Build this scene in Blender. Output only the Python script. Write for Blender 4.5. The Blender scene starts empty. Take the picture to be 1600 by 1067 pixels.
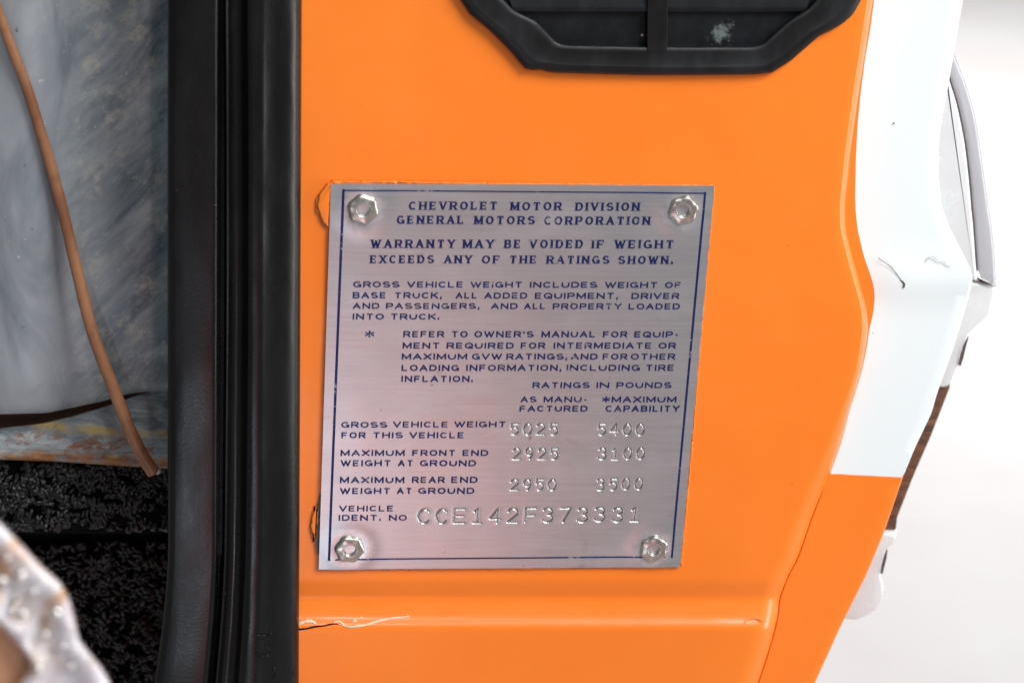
import bpy, math, random
import numpy as np
from mathutils import Matrix, Vector, noise

random.seed(7)
np.random.seed(7)
S = bpy.context.scene
COL = S.collection

# ------------------------------------------------------------------ camera
# Door face = the plane Z=0 of a local frame (X right, Y up, Z towards the viewer),
# placed upright in the world: world = (X, -Z, Y). Units are metres.
FOC = 70.0 / 36.0
RV = (3.4678366371251035, 0.05350093898156623, 0.2657683455371936)
TV = np.array((0.00036524977331223445, 0.011042658616857144, 0.5289945909250203))
th = math.sqrt(sum(v * v for v in RV))
kx, ky, kz = (v / th for v in RV)
K = np.array([[0, -kz, ky], [kz, 0, -kx], [-ky, kx, 0]])
ROT = np.eye(3) + math.sin(th) * K + (1 - math.cos(th)) * (K @ K)
CAM = -ROT.T @ TV


def W(p):
    return (p[0], -p[2], p[1])


def P(px, py, z=0.0):
    """point of the local frame at depth z, measured on the 1600 px wide photograph"""
    d = ROT.T @ np.array(((px - 800) / 1600 / FOC, (py - 533.5) / 1600 / FOC, 1.0))
    t = (z - CAM[2]) / d[2]
    return CAM + d * t


cd = bpy.data.cameras.new('camera')
cam = bpy.data.objects.new('camera', cd)
COL.objects.link(cam)
r, u, b = W(ROT[0]), W(-ROT[1]), W(-ROT[2])
cam.matrix_world = Matrix(((r[0], u[0], b[0], 0), (r[1], u[1], b[1], 0), (r[2], u[2], b[2], 0), (0, 0, 0, 1)))
cam.matrix_world.translation = Vector(W(CAM))
cd.lens = 70
cd.sensor_width = 36
cd.clip_start = 0.01
cd.clip_end = 200
cd.dof.use_dof = True
cd.dof.focus_distance = 0.532
cd.dof.aperture_fstop = 15
S.camera = cam

# ------------------------------------------------------------------ light
wd = bpy.data.worlds.new('World')
S.world = wd
wd.use_nodes = True
bg = wd.node_tree.nodes['Background']
bg.inputs[0].default_value = (0.93, 0.97, 1.0, 1)
bg.inputs[1].default_value = 0.23
# unseen surroundings as soft noise, added for uneven reflections in paint and plate
wt = wd.node_tree
wc = wt.nodes.new('ShaderNodeTexCoord')
wn = wt.nodes.new('ShaderNodeTexNoise')
wn.inputs['Scale'].default_value = 1.9
wn.inputs['Detail'].default_value = 2
wr = wt.nodes.new('ShaderNodeValToRGB')
wr.color_ramp.elements[0].position = 0.38
wr.color_ramp.elements[0].color = (0.34, 0.36, 0.39, 1)
wr.color_ramp.elements[1].position = 0.62
wr.color_ramp.elements[1].color = (1.65, 1.70, 1.74, 1)
wt.links.new(wc.outputs['Generated'], wn.inputs['Vector'])
wt.links.new(wn.outputs[0], wr.inputs[0])
wt.links.new(wr.outputs[0], bg.inputs[0])


def area(name, loc, target, size, size_y, power, color=(1, 1, 1), spread=180):
    l = bpy.data.lights.new(name, 'AREA')
    l.shape = 'RECTANGLE'
    l.spread = math.radians(spread)
    l.size, l.size_y, l.energy, l.color = size, size_y, power, color
    o = bpy.data.objects.new(name, l)
    COL.objects.link(o)
    o.location = W(loc)
    d = Vector(W(target)) - Vector(W(loc))
    o.rotation_euler = d.to_track_quat('-Z', 'Y').to_euler()
    return o


area('softbox', (0.55, 0.82, 0.66), (0.03, 0.04, 0), 0.52, 0.52, 2.14, (1, 0.985, 0.96), 60)
area('camera_flash', (0.02, 0.34, 0.56), (0, 0, 0), 0.024, 0.016, 0.40)
area('vinyl_highlight_fill', (-0.085, -0.345, 0.70), (-0.07, -0.03, 0), 0.04, 0.07, 0.36, (0.72, 0.87, 1.0))  # added low lamp that puts a highlight on the black vinyl
area('warm_bounce', (0.050, -0.39, 0.80), (-0.03, -0.03, 0), 0.085, 0.26, 0.27, (1, 0.15, 0.07))  # added warm lamp in place of bounce from unseen orange bodywork
area('background_light', (2.2, 3.6, -3.5), (1.0, -0.75, -3.3), 2.4, 2.4, 150, (1, 0.985, 0.98), 112)  # added lamp that brightens the pale floor behind the door
area('side_fill', (1.2, -0.05, 0.30), (0.08, 0.0, 0), 0.30, 0.9, 1.6, (1, 0.98, 0.97), 80)  # added lamp, gives the panel's rolled right edge its highlight

S.view_settings.view_transform = 'Standard'
S.view_settings.look = 'None'
S.view_settings.exposure = 0
S.view_settings.gamma = 1
S.view_settings.use_curve_mapping = False


# ------------------------------------------------------------------ materials
class NT:
    def __init__(s, name):
        s.m = bpy.data.materials.new(name)
        s.m.use_nodes = True
        s.t = s.m.node_tree
        s.bsdf = s.t.nodes['Principled BSDF']

    def n(s, typ, **kw):
        nd = s.t.nodes.new(typ)
        for k, v in kw.items():
            setattr(nd, k, v)
        return nd

    def link(s, a, b):
        s.t.links.new(a, b)

    def coords(s, scale=(1, 1, 1), rot=(0, 0, 0), kind='Object'):
        tc = s.n('ShaderNodeTexCoord')
        mp = s.n('ShaderNodeMapping')
        mp.inputs['Scale'].default_value = scale
        mp.inputs['Rotation'].default_value = rot
        s.link(tc.outputs[kind], mp.inputs[0])
        return mp.outputs[0]

    def coords2(s, ang, scale):
        tc = s.n('ShaderNodeTexCoord')
        m1 = s.n('ShaderNodeMapping')
        m1.inputs['Rotation'].default_value = (0, ang, 0)
        m2 = s.n('ShaderNodeMapping')
        m2.inputs['Scale'].default_value = scale
        s.link(tc.outputs['Object'], m1.inputs[0])
        s.link(m1.outputs[0], m2.inputs[0])
        return m2.outputs[0]

    def noise(s, co, scale, detail=4, rough=0.55, dist=0.0):
        nd = s.n('ShaderNodeTexNoise')
        nd.inputs['Scale'].default_value = scale
        nd.inputs['Detail'].default_value = detail
        nd.inputs['Roughness'].default_value = rough
        nd.inputs['Distortion'].default_value = dist
        s.link(co, nd.inputs['Vector'])
        return nd.outputs[0]

    def ramp(s, fac, stops):
        nd = s.n('ShaderNodeValToRGB')
        cr = nd.color_ramp
        while len(cr.elements) < len(stops):
            cr.elements.new(0.5)
        for e, (p, c) in zip(cr.elements, stops):
            e.position = p
            e.color = (c, c, c, 1) if isinstance(c, (int, float)) else (*c, 1)
        s.link(fac, nd.inputs[0])
        return nd.outputs[0]

    def mix(s, fac, a, b):
        nd = s.n('ShaderNodeMix', data_type='RGBA')
        for sock, v in ((nd.inputs[0], fac), (nd.inputs[6], a), (nd.inputs[7], b)):
            if isinstance(v, (int, float)):
                sock.default_value = v if sock == nd.inputs[0] else (v, v, v, 1)
            elif isinstance(v, tuple):
                sock.default_value = (*v, 1)
            else:
                s.link(v, sock)
        return nd.outputs[2]

    def math(s, op, a, b=0.0, clamp=False):
        nd = s.n('ShaderNodeMath', operation=op, use_clamp=clamp)
        for sock, v in ((nd.inputs[0], a), (nd.inputs[1], b)):
            if isinstance(v, (int, float)):
                sock.default_value = v
            else:
                s.link(v, sock)
        return nd.outputs[0]

    def bump(s, h, strength=0.3, dist=0.0002):
        nd = s.n('ShaderNodeBump')
        nd.inputs['Strength'].default_value = strength
        nd.inputs['Distance'].default_value = dist
        s.link(h, nd.inputs['Height'])
        s.link(nd.outputs[0], s.bsdf.inputs['Normal'])
        return nd

    def set(s, **kw):
        names = dict(base='Base Color', rough='Roughness', metal='Metallic', spec='Specular IOR Level',
                     coat='Coat Weight', coat_rough='Coat Roughness', aniso='Anisotropic', sheen='Sheen Weight')
        for k, v in kw.items():
            sock = s.bsdf.inputs[names[k]]
            if isinstance(v, (int, float)):
                sock.default_value = v
            elif isinstance(v, tuple):
                sock.default_value = (*v, 1)
            else:
                s.link(v, sock)
        return s


def mat_paint(name, col, col2, specks=None):
    t = NT(name)
    co = t.coords()
    n1 = t.noise(co, 14, 3)
    c = t.mix(t.ramp(n1, [(0.3, 0.0), (0.7, 1.0)]), col, col2)
    if specks:
        n2 = t.noise(co, 520, 1)
        c = t.mix(t.ramp(n2, [(0.80, 0.0), (0.84, 0.5)]), c, specks)
    sc = t.noise(t.coords((1, 1, 3.0)), 60, 6, 0.7)
    rg = t.ramp(sc, [(0.35, 0.30), (0.72, 0.46)])
    t.set(base=c, rough=rg, spec=0.30, coat=0.30, coat_rough=0.16)
    a = t.noise(co, 900, 2)
    b2 = t.noise(co, 110, 3)
    h = t.math('ADD', t.math('MULTIPLY', a, 0.12), b2)
    t.bump(h, 0.16, 0.00035)
    return t.m


M = {}
M['orange'] = mat_paint('orange_paint', (0.85, 0.189, 0.013), (0.89, 0.216, 0.021), (0.55, 0.12, 0.015))
M['white'] = mat_paint('white_paint', (0.745, 0.815, 0.84), (0.765, 0.83, 0.85))

# brushed aluminium of the plate
t = NT('brushed_aluminium')
co = t.coords()
brush = t.noise(t.coords((30, 1, 1400)), 1.0, 4, 0.7)
blot = t.noise(t.coords((1, 1, 1.6)), 55, 5, 0.6)
fine = t.noise(co, 900, 3)
base = t.mix(t.ramp(brush, [(0.3, 0.0), (0.72, 1.0)]), (0.42, 0.445, 0.465), (0.50, 0.52, 0.54))
base = t.mix(t.ramp(blot, [(0.52, 0.0), (0.75, 0.55)]), base, (0.56, 0.57, 0.60))
sp = t.noise(co, 330, 2)
base = t.mix(t.ramp(sp, [(0.73, 0.0), (0.78, 0.75)]), base, (0.20, 0.15, 0.10))
rgh = t.math('ADD', t.ramp(blot, [(0.3, 0.35), (0.7, 0.41)]), t.math('MULTIPLY', brush, 0.10))
scr = t.noise(t.coords2(0.35, (25, 25, 1500)), 1.0, 3, 0.6)
base = t.mix(t.ramp(scr, [(0.70, 0.0), (0.74, 0.6)]), base, (0.70, 0.70, 0.71))
stn = t.noise(co, 75, 6, 0.7, 0.8)
base = t.mix(t.ramp(stn, [(0.62, 0.0), (0.75, 0.45)]), base, (0.25, 0.21, 0.18))
RIVN = []
pos = t.coords()
dm = None
for k_ in range(4):
    cx_ = t.n('ShaderNodeCombineXYZ')
    RIVN.append(cx_)
    vd = t.n('ShaderNodeVectorMath', operation='DISTANCE')
    t.link(pos, vd.inputs[0])
    t.link(cx_.outputs[0], vd.inputs[1])
    dm = vd.outputs['Value'] if dm is None else t.math('MINIMUM', dm, vd.outputs['Value'])
wob = t.math('MULTIPLY', t.math('SUBTRACT', t.noise(co, 260, 5, 0.75), 0.5), 0.011)
halo = t.ramp(t.math('MULTIPLY', t.math('ADD', dm, wob), 100.0), [(0.36, 0.85), (0.62, 0.0)])
base = t.mix(halo, base, (0.62, 0.64, 0.66))
ga = t.n('ShaderNodeAttribute', attribute_name='groove')
gv = ga.outputs['Fac']
rgh = t.mix(gv, t.math('ADD', rgh, -0.11), 0.26)
base = t.mix(gv, base, (0.66, 0.64, 0.64))
da = t.n('ShaderNodeAttribute', attribute_name='grime_and_shade')
base = t.mix(t.math('MULTIPLY', da.outputs['Fac'], 0.75), base, (0.12, 0.10, 0.095))  # shadow of the stamped grooves, painted into their floors as dark colour
t.set(base=base, metal=t.mix(gv, 0.78, 0.97), rough=rgh)
h = t.math('ADD', t.math('MULTIPLY', brush, 0.7), t.math('MULTIPLY', fine, 0.4))
t.bump(h, 0.20, 0.00005)
M['plate'] = t.m

# blue print, worn through in places
t = NT('navy_print')
co = t.coords()
w1 = t.noise(co, 700, 3, 0.7)
w2 = t.noise(co, 90, 4, 0.6)
wear = t.ramp(t.math('ADD', t.math('MULTIPLY', w1, 0.55), t.math('MULTIPLY', w2, 0.45)), [(0.58, 0.0), (0.66, 0.8)])
t.set(base=t.mix(wear, (0.008, 0.014, 0.074), (0.5, 0.48, 0.5)), rough=0.42, metal=t.math('MULTIPLY', wear, 1.0), spec=0.2)
M['print'] = t.m

# nickel of the rivets
t = NT('nickel')
co = t.coords()
nn = t.noise(co, 500, 4)
t.set(base=t.mix(t.ramp(nn, [(0.45, 0.0), (0.75, 0.7)]), (0.56, 0.54, 0.50), (0.36, 0.31, 0.25)), metal=1.0,
      rough=t.ramp(nn, [(0.3, 0.27), (0.8, 0.44)]))
t.bump(nn, 0.06, 0.00008)
M['nickel'] = t.m

# black rubber / vinyl
def mat_black(name, col, dust, grain, rough):
    t = NT(name)
    co = t.coords()
    g = t.n('ShaderNodeTexVoronoi')
    g.inputs['Scale'].default_value = grain
    t.link(co, g.inputs['Vector'])
    d1 = t.noise(t.coords((1, 1, 0.35)), 70, 6, 0.7)
    sc = t.noise(t.coords((600, 200, 30), (0.2, 0.5, 0.1)), 1, 3, 0.7)
    f = t.ramp(d1, [(0.48, 0.0), (0.85, 0.8)])
    f2 = t.ramp(sc, [(0.70, 0.0), (0.80, 0.35)])
    c = t.mix(f, col, dust)
    c = t.mix(f2, c, tuple(min(1, v * 3.2) for v in dust))
    c = t.mix(t.ramp(t.noise(co, 480, 2), [(0.76, 0.0), (0.79, 0.8)]), c, tuple(min(1, v * 7) for v in dust))
    t.set(base=c, rough=t.ramp(d1, [(0.3, rough - 0.07), (0.75, rough + 0.12)]), spec=0.30)
    h = t.math('ADD', t.math('MULTIPLY', g.outputs['Distance'], 0.6), t.math('MULTIPLY', d1, 0.6))
    t.bump(h, 0.11, 0.00016)
    return t.m


M['vinyl'] = mat_black('black_vinyl', (0.0030, 0.0033, 0.0038), (0.0085, 0.0092, 0.0105), 1600, 0.27)
M['rubber'] = mat_black('black_rubber', (0.0035, 0.0039, 0.0046), (0.018, 0.021, 0.026), 1100, 0.40)

t = NT('soot_black')
t.set(base=(0.004, 0.004, 0.004), rough=0.9, spec=0.1)
M['soot'] = t.m

# rubber of the vent's pockets with one dried white splash
t = NT('splashed_rubber')
co = t.coords()
d1 = t.noise(co, 160, 6, 0.7)
SPL = t.n('ShaderNodeCombineXYZ')
vd = t.n('ShaderNodeVectorMath', operation='DISTANCE')
t.link(co, vd.inputs[0])
t.link(SPL.outputs[0], vd.inputs[1])
wob = t.math('MULTIPLY', t.math('SUBTRACT', t.noise(co, 620, 5, 0.75), 0.5), 0.0130)
f = t.ramp(t.math('MULTIPLY', t.math('ADD', vd.outputs['Value'], wob), 100.0), [(0.02, 0.85), (0.16, 0.55), (0.30, 0.0)])
c = t.mix(t.ramp(d1, [(0.45, 0.0), (0.8, 0.8)]), (0.0050, 0.0062, 0.0075), (0.016, 0.020, 0.025))
t.set(base=t.mix(f, c, (0.15, 0.175, 0.18)), rough=0.42, spec=0.20)
t.bump(d1, 0.2, 0.0002)
M['splash'] = t.m

# galvanised sheet: dull zinc, smeared and scuffed towards the weatherstrip
t = NT('galvanised_steel')
co = t.coords()
big = t.noise(t.coords((1.6, 1, 0.5)), 30, 5, 0.6, 0.8)
smear = t.noise(t.coords2(0.80, (38, 38, 110)), 1.0, 7, 0.66, 0.9)
diag = t.noise(t.coords2(0.72, (90, 90, 380)), 1.0, 7, 0.72, 0.6)
spk = t.noise(co, 420, 5, 0.75)
grit = t.noise(t.coords2(0.75, (170, 170, 240)), 1.0, 8, 0.75)
sx = t.n('ShaderNodeSeparateXYZ')
t.link(co, sx.inputs[0])
xr = t.n('ShaderNodeMapRange')
xr.inputs[1].default_value = -0.012
xr.inputs[2].default_value = 0.012
t.link(t.math('ADD', sx.outputs[0], t.math('MULTIPLY', t.math('SUBTRACT', big, 0.5), 0.06)), xr.inputs[0])
worn = xr.outputs[0]
c1 = t.mix(t.ramp(big, [(0.32, 0.0), (0.66, 1.0)]), (0.17, 0.20, 0.23), (0.45, 0.48, 0.52))
c2 = t.mix(t.ramp(smear, [(0.34, 0.0), (0.68, 1.0)]), (0.085, 0.120, 0.145), (0.35, 0.39, 0.405))
c2 = t.mix(t.ramp(diag, [(0.50, 0.0), (0.70, 0.40)]), c2, (0.42, 0.445, 0.46))
c2 = t.mix(t.ramp(diag, [(0.30, 0.4), (0.46, 0.0)]), c2, (0.055, 0.070, 0.095))
c2 = t.mix(t.ramp(grit, [(0.53, 0.0), (0.66, 0.7)]), c2, (0.47, 0.46, 0.38))
c = t.mix(worn, c1, c2)
c = t.mix(t.ramp(spk, [(0.66, 0.0), (0.72, 0.8)]), c, (0.68, 0.69, 0.68))
c = t.mix(t.ramp(t.noise(co, 110, 5, 0.7, 1.0), [(0.68, 0.0), (0.73, 0.85)]), c, (0.040, 0.045, 0.05))
t.set(base=c, metal=0.30, rough=t.ramp(smear, [(0.3, 0.36), (0.7, 0.56)]), spec=0.35)
t.bump(t.math('ADD', t.math('MULTIPLY', diag, 0.6), t.math('MULTIPLY', spk, 0.5)), 0.22, 0.0003)
M['galv'] = t.m

# rusted flange under it: zinc, ochre sealer, rust
t = NT('rusted_zinc')
co = t.coords()
st = t.noise(t.coords((120, 120, 420)), 1.0, 6, 0.7, 0.6)
bl = t.noise(t.coords((1, 1, 1.7)), 130, 6, 0.68, 0.4)
sx = t.n('ShaderNodeSeparateXYZ')
t.link(co, sx.inputs[0])
zz = t.math('ADD', sx.outputs[2], t.math('MULTIPLY', sx.outputs[0], 0.05))
c = t.mix(t.ramp(st, [(0.35, 0.0), (0.7, 1.0)]), (0.10, 0.13, 0.15), (0.42, 0.45, 0.46))


def band(t, zc, half, soft):
    d = t.math('ABSOLUTE', t.math('SUBTRACT', zz, zc))
    mr = t.n('ShaderNodeMapRange')
    mr.inputs[1].default_value = half + soft
    mr.inputs[2].default_value = half
    t.link(d, mr.inputs[0])
    return mr.outputs[0]


RUSTZ = {}
for nm in ('ochre', 'rust_edge', 'rust_mid'):
    nd = t.n('ShaderNodeValue')
    RUSTZ[nm] = nd
f_och = t.math('MULTIPLY', band(t, RUSTZ['ochre'].outputs[0], 0.0003, 0.0012), t.ramp(bl, [(0.40, 0.0), (0.52, 1.0)]))
c = t.mix(f_och, c, (0.46, 0.34, 0.13))
f_mid = t.math('MULTIPLY', band(t, RUSTZ['rust_mid'].outputs[0], 0.0010, 0.0020), t.ramp(bl, [(0.50, 0.0), (0.56, 0.9)]))
c = t.mix(f_mid, c, (0.22, 0.085, 0.035))
f_edge = t.math('MULTIPLY', band(t, RUSTZ['rust_edge'].outputs[0], 0.0012, 0.0022), t.ramp(bl, [(0.38, 0.1), (0.50, 1.0)]))
c = t.mix(f_edge, c, t.mix(t.ramp(st, [(0.4, 0.0), (0.6, 1.0)]), (0.20, 0.075, 0.03), (0.36, 0.20, 0.085)))
t.set(base=c, rough=0.62, spec=0.3)
t.bump(t.math('ADD', bl, t.math('MULTIPLY', st, 0.5)), 0.5, 0.0005)
M['rusted'] = t.m

t = NT('rust_brown')
co = t.coords()
n1 = t.noise(co, 260, 6, 0.7)
n0 = t.noise(co, 38, 3)
c = t.mix(t.ramp(n0, [(0.38, 0.0), (0.62, 1.0)]), (0.19, 0.074, 0.032), (0.31, 0.142, 0.068))
c = t.mix(t.ramp(n1, [(0.52, 0.0), (0.72, 0.6)]), c, (0.14, 0.055, 0.028))
t.set(base=c, rough=0.42, spec=0.5)
t.bump(n1, 0.15, 0.0003)
M['rust'] = t.m

t = NT('dark_rust')
co = t.coords()
n1 = t.noise(co, 200, 5)
t.set(base=t.mix(n1, (0.030, 0.014, 0.007), (0.075, 0.032, 0.014)), rough=0.8)
M['darkrust'] = t.m

t = NT('carpet_yarn')
co = t.coords()
n1 = t.noise(co, 900, 2)
t.set(base=t.mix(n1, (0.0004, 0.0005, 0.0008), (0.0014, 0.0016, 0.0022)), rough=0.13, spec=0.5)
t.bump(t.noise(co, 1800, 4), 0.8, 0.0004)
M['carpet'] = t.m

t = NT('bright_chrome')
co = t.coords()
n1 = t.noise(co, 90, 4)
t.set(base=(0.80, 0.805, 0.82), metal=0.30, rough=t.ramp(n1, [(0.3, 0.18), (0.8, 0.34)]))
t.bump(n1, 0.15, 0.0004)
M['chrome'] = t.m

t = NT('satin_grey')
co = t.coords()
n1 = t.noise(co, 60, 4)
t.set(base=t.mix(n1, (0.42, 0.42, 0.45), (0.50, 0.50, 0.53)), rough=0.4, metal=0.2)
M['satin'] = t.m

t = NT('wood_grain')
co = t.coords((90, 90, 700))
n1 = t.noise(co, 1.0, 6, 0.7, 1.2)
t.set(base=t.mix(t.ramp(n1, [(0.35, 0.0), (0.68, 1.0)]), (0.030, 0.015, 0.010), (0.20, 0.085, 0.045)), rough=0.45)
M['wood'] = t.m

t = NT('grime_and_shade')
co = t.coords()
n1 = t.noise(co, 400, 4)
t.set(base=t.mix(n1, (0.02, 0.013, 0.010), (0.13, 0.10, 0.085)), rough=0.8)
M['grime_and_shade'] = t.m

t = NT('scuffed_metal')
co = t.coords()
n1 = t.noise(co, 85, 5, 0.65, 0.6)
n2 = t.noise(co, 480, 5, 0.7)
c = t.mix(t.ramp(n1, [(0.47, 0.0), (0.60, 0.95)]), (0.86, 0.85, 0.90), (0.60, 0.33, 0.12))
c = t.mix(t.ramp(n2, [(0.66, 0.0), (0.72, 0.8)]), c, (0.05, 0.05, 0.06))
c = t.mix(t.ramp(t.noise(co, 95, 3), [(0.55, 0.0), (0.7, 0.6)]), c, (0.62, 0.36, 0.42))
t.set(base=c, metal=0.55, rough=t.ramp(n2, [(0.35, 0.12), (0.7, 0.32)]))
t.bump(t.math('ADD', n1, t.math('MULTIPLY', n2, 0.7)), 0.8, 0.0012)
M['scuffed'] = t.m

t = NT('polished_steel')
t.set(base=(0.93, 0.92, 0.90), metal=1.0, rough=0.06)
M['glint'] = t.m

t = NT('tan_inside')
co = t.coords()
n1 = t.noise(co, 60, 4)
t.set(base=t.mix(n1, (0.52, 0.25, 0.13), (0.64, 0.35, 0.20)), rough=0.5)
M['tan'] = t.m

t = NT('pale_floor')
co = t.coords()
n1 = t.noise(co, 1.3, 5)
n2 = t.noise(co, 14, 5)
c = t.mix(t.ramp(n1, [(0.35, 0.0), (0.65, 1.0)]), (0.74, 0.70, 0.685), (0.80, 0.785, 0.79))
t.set(base=t.mix(t.ramp(n2, [(0.4, 0.0), (0.8, 0.25)]), c, (0.66, 0.63, 0.62)), rough=0.35)
M['floor'] = t.m


# ------------------------------------------------------------------ mesh helpers
def thing(name, label, cat, base, group=None):
    o = bpy.data.objects.new(name, None)
    COL.objects.link(o)
    o.empty_display_size = 0.01
    o.location = W(base)
    o['label'] = label
    o['category'] = cat
    if group:
        o['group'] = group
    return o


def obj(name, verts, faces, mats, parent=None, smooth=None, fmat=None, raw=False):
    """one mesh object; verts in the local frame (or world if raw), stored relative to the thing's base"""
    v = np.asarray(verts, float).reshape(-1, 3)
    if not raw:
        v = np.stack([v[:, 0], -v[:, 2], v[:, 1]], 1)
    if parent is not None and not raw:
        base = Vector((0, 0, 0))
        q = parent
        while q is not None:
            base = base + Vector(q.location)
            q = q.parent
        v = v - np.array(base)
    me = bpy.data.meshes.new(name)
    me.from_pydata(v.tolist(), [], [tuple(int(i) for i in f) for f in faces])
    if not isinstance(mats, (list, tuple)):
        mats = [mats]
    for m in mats:
        me.materials.append(m)
    if fmat is not None:
        me.polygons.foreach_set('material_index', fmat)
    me.validate()
    me.update()
    if smooth is not None:
        me.shade_smooth()
        if smooth < 180:
            me.set_sharp_from_angle(angle=math.radians(smooth))
    o = bpy.data.objects.new(name, me)
    COL.objects.link(o)
    if parent is not None:
        o.parent = parent
    return o


def tag(o, label, cat, group=None, kind=None):
    if label:
        o['label'] = label
        o['category'] = cat
    if group:
        o['group'] = group
    if kind:
        o['kind'] = kind
    return o


def grid_faces(nr, nc, flip=False, off=0):
    f = []
    for i in range(nr - 1):
        for j in range(nc - 1):
            a = off + i * nc + j
            q = (a, a + nc, a + nc + 1, a + 1)
            f.append(q[::-1] if flip else q)
    return f


class MB:
    def __init__(s):
        s.v, s.f = [], []

    def add(s, v, f):
        o = len(s.v)
        s.v += [tuple(p) for p in v]
        s.f += [tuple(i + o for i in q) for q in f]

    def prism(s, poly, t, bev=0.0, bevz=None):
        """poly: points of the local frame in order; extruded back by t, with a chamfered front edge"""
        poly = [np.array(p, float) for p in poly]
        n = len(poly)
        ar = sum(poly[i][0] * poly[(i + 1) % n][1] - poly[(i + 1) % n][0] * poly[i][1] for i in range(n))
        if ar < 0:
            poly = poly[::-1]
        bz = bev if bevz is None else bevz
        rings = []
        if bev > 0:
            ins = []
            for i in range(n):
                a, b_, c_ = poly[i - 1], poly[i], poly[(i + 1) % n]
                e1 = (b_ - a)[:2]
                e2 = (c_ - b_)[:2]
                e1 = e1 / (np.linalg.norm(e1) + 1e-12)
                e2 = e2 / (np.linalg.norm(e2) + 1e-12)
                nn = np.array((-e1[1] - e2[1], e1[0] + e2[0]))
                nn = nn / (np.linalg.norm(nn) + 1e-9)
                cs = max(0.45, nn @ np.array((-e1[1], e1[0])))
                ins.append(np.array((*(b_[:2] + nn * bev / cs), b_[2])))
            rings.append(ins)
            for kf in (0.3, 0.7):
                rings.append([i_ + (p_ - i_) * math.sin(kf * math.pi / 2) - np.array((0, 0, bz * (1 - math.cos(kf * math.pi / 2))))
                              for i_, p_ in zip(ins, poly)])
            rings.append([p - np.array((0, 0, bz)) for p in poly])
        else:
            rings.append(poly)
        rings.append([p - np.array((0, 0, t)) for p in poly])
        v = [p for r_ in rings for p in r_]
        f = [tuple(range(n))]
        for k in range(len(rings) - 1):
            for i in range(n):
                j = (i + 1) % n
                f.append((k * n + i, (k + 1) * n + i, (k + 1) * n + j, k * n + j))
        f.append(tuple(reversed(range((len(rings) - 1) * n, len(rings) * n))))
        s.add(v, f)
        return s

    def tube(s, pts, rad, seg=10, flat=1.0, cap=True):
        pts = [np.array(p, float) for p in pts]
        n = len(pts)
        rads = rad if isinstance(rad, (list, tuple, np.ndarray)) else [rad] * n
        v, f = [], []
        for i in range(n):
            d = pts[min(i + 1, n - 1)] - pts[max(i - 1, 0)]
            d /= np.linalg.norm(d) + 1e-12
            up = np.array((0, 0, 1.0))
            if abs(d @ up) > 0.95:
                up = np.array((0, 1.0, 0))
            sd = np.cross(d, up)
            sd /= np.linalg.norm(sd)
            up = np.cross(sd, d)
            for k in range(seg):
                a = 2 * math.pi * k / seg
                v.append(pts[i] + rads[i] * (math.cos(a) * sd + flat * math.sin(a) * up))
        for i in range(n - 1):
            for k in range(seg):
                k2 = (k + 1) % seg
                f.append((i * seg + k, i * seg + k2, (i + 1) * seg + k2, (i + 1) * seg + k))
        if cap:
            f.append(tuple(reversed(range(seg))))
            f.append(tuple(range((n - 1) * seg, n * seg)))
        s.add(v, f)
        return s

    def build(s, name, mats, parent=None, smooth=None):
        return obj(name, s.v, s.f, mats, parent, smooth)


def lerp_tab(tab, y):
    ys = [a[1] for a in tab]
    xs = [a[0] for a in tab]
    return float(np.interp(y, ys, xs))


def smooth_tab(tab, y, w=10):
    return sum(lerp_tab(tab, y + d) for d in (-w, -w / 2, 0, w / 2, w)) / 5


def sm(a, b_, x):
    x = min(1.0, max(0.0, (x - a) / (b_ - a)))
    return x * x * (3 - 2 * x)


def catmull(pts, n=8):
    pts = [np.array(p, float) for p in pts]
    out = []
    for i in range(len(pts) - 1):
        p0 = pts[max(i - 1, 0)]
        p1, p2 = pts[i], pts[i + 1]
        p3 = pts[min(i + 2, len(pts) - 1)]
        for k in range(n):
            q = k / n
            out.append(0.5 * ((2 * p1) + (p2 - p0) * q + (2 * p0 - 5 * p1 + 4 * p2 - p3) * q * q + (3 * p1 - p0 - 3 * p2 + p3) * q ** 3))
    out.append(pts[-1])
    return out


MM = 0.001

# ------------------------------------------------------------------ setting: pale studio floor
fl = obj('floor', [(-40, -40, -0.78), (40, -40, -0.78), (40, 60, -0.78), (-40, 60, -0.78)], [(0, 1, 2, 3)], M['floor'], raw=True)
tag(fl, None, None, kind='structure')

# ------------------------------------------------------------------ door
door = thing('truck_door', 'shut face of the orange truck door with a white and orange folded edge', 'door', P(900, 1140, -0.03))

SEAM = [(1392, -300), (1372, -90), (1364, 0), (1355, 60), (1341, 150), (1329, 240), (1321, 320), (1322, 360), (1332, 400), (1343, 440),
        (1354, 480), (1357, 510), (1353, 540), (1347, 575), (1337, 609), (1328, 640), (1314, 690), (1297, 737), (1268, 808), (1246, 872),
        (1232, 897), (1219, 930), (1216, 945), (1216, 958), (1209, 988), (1199, 1022), (1184, 1067), (1158, 1150), (1050, 1500)]
WHITE_L = [(1396, -300), (1374, -90), (1366, 0), (1360, 45), (1352, 90), (1345, 144), (1340, 195), (1337, 255), (1336, 320), (1340, 360),
           (1350, 402), (1360, 429), (1366, 450), (1367, 468), (1364, 492), (1358, 516), (1355, 540), (1348, 575), (1338, 609),
           (1328, 640), (1315, 690), (1298, 737), (1269, 808)]
OUTER = [(1535, -300), (1514, -90), (1505, 0), (1498, 39), (1490, 87), (1482, 132), (1473, 180), (1467, 216), (1466, 262), (1470, 318), (1482, 352), (1500, 388),
         (1516, 418), (1520, 440), (1517, 452), (1504, 498), (1492, 537), (1477, 579), (1463, 618), (1456, 644), (1428, 703), (1412, 742),
         (1383, 827), (1355, 895), (1314, 977), (1273, 1067), (1238, 1150), (1095, 1500)]


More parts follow.
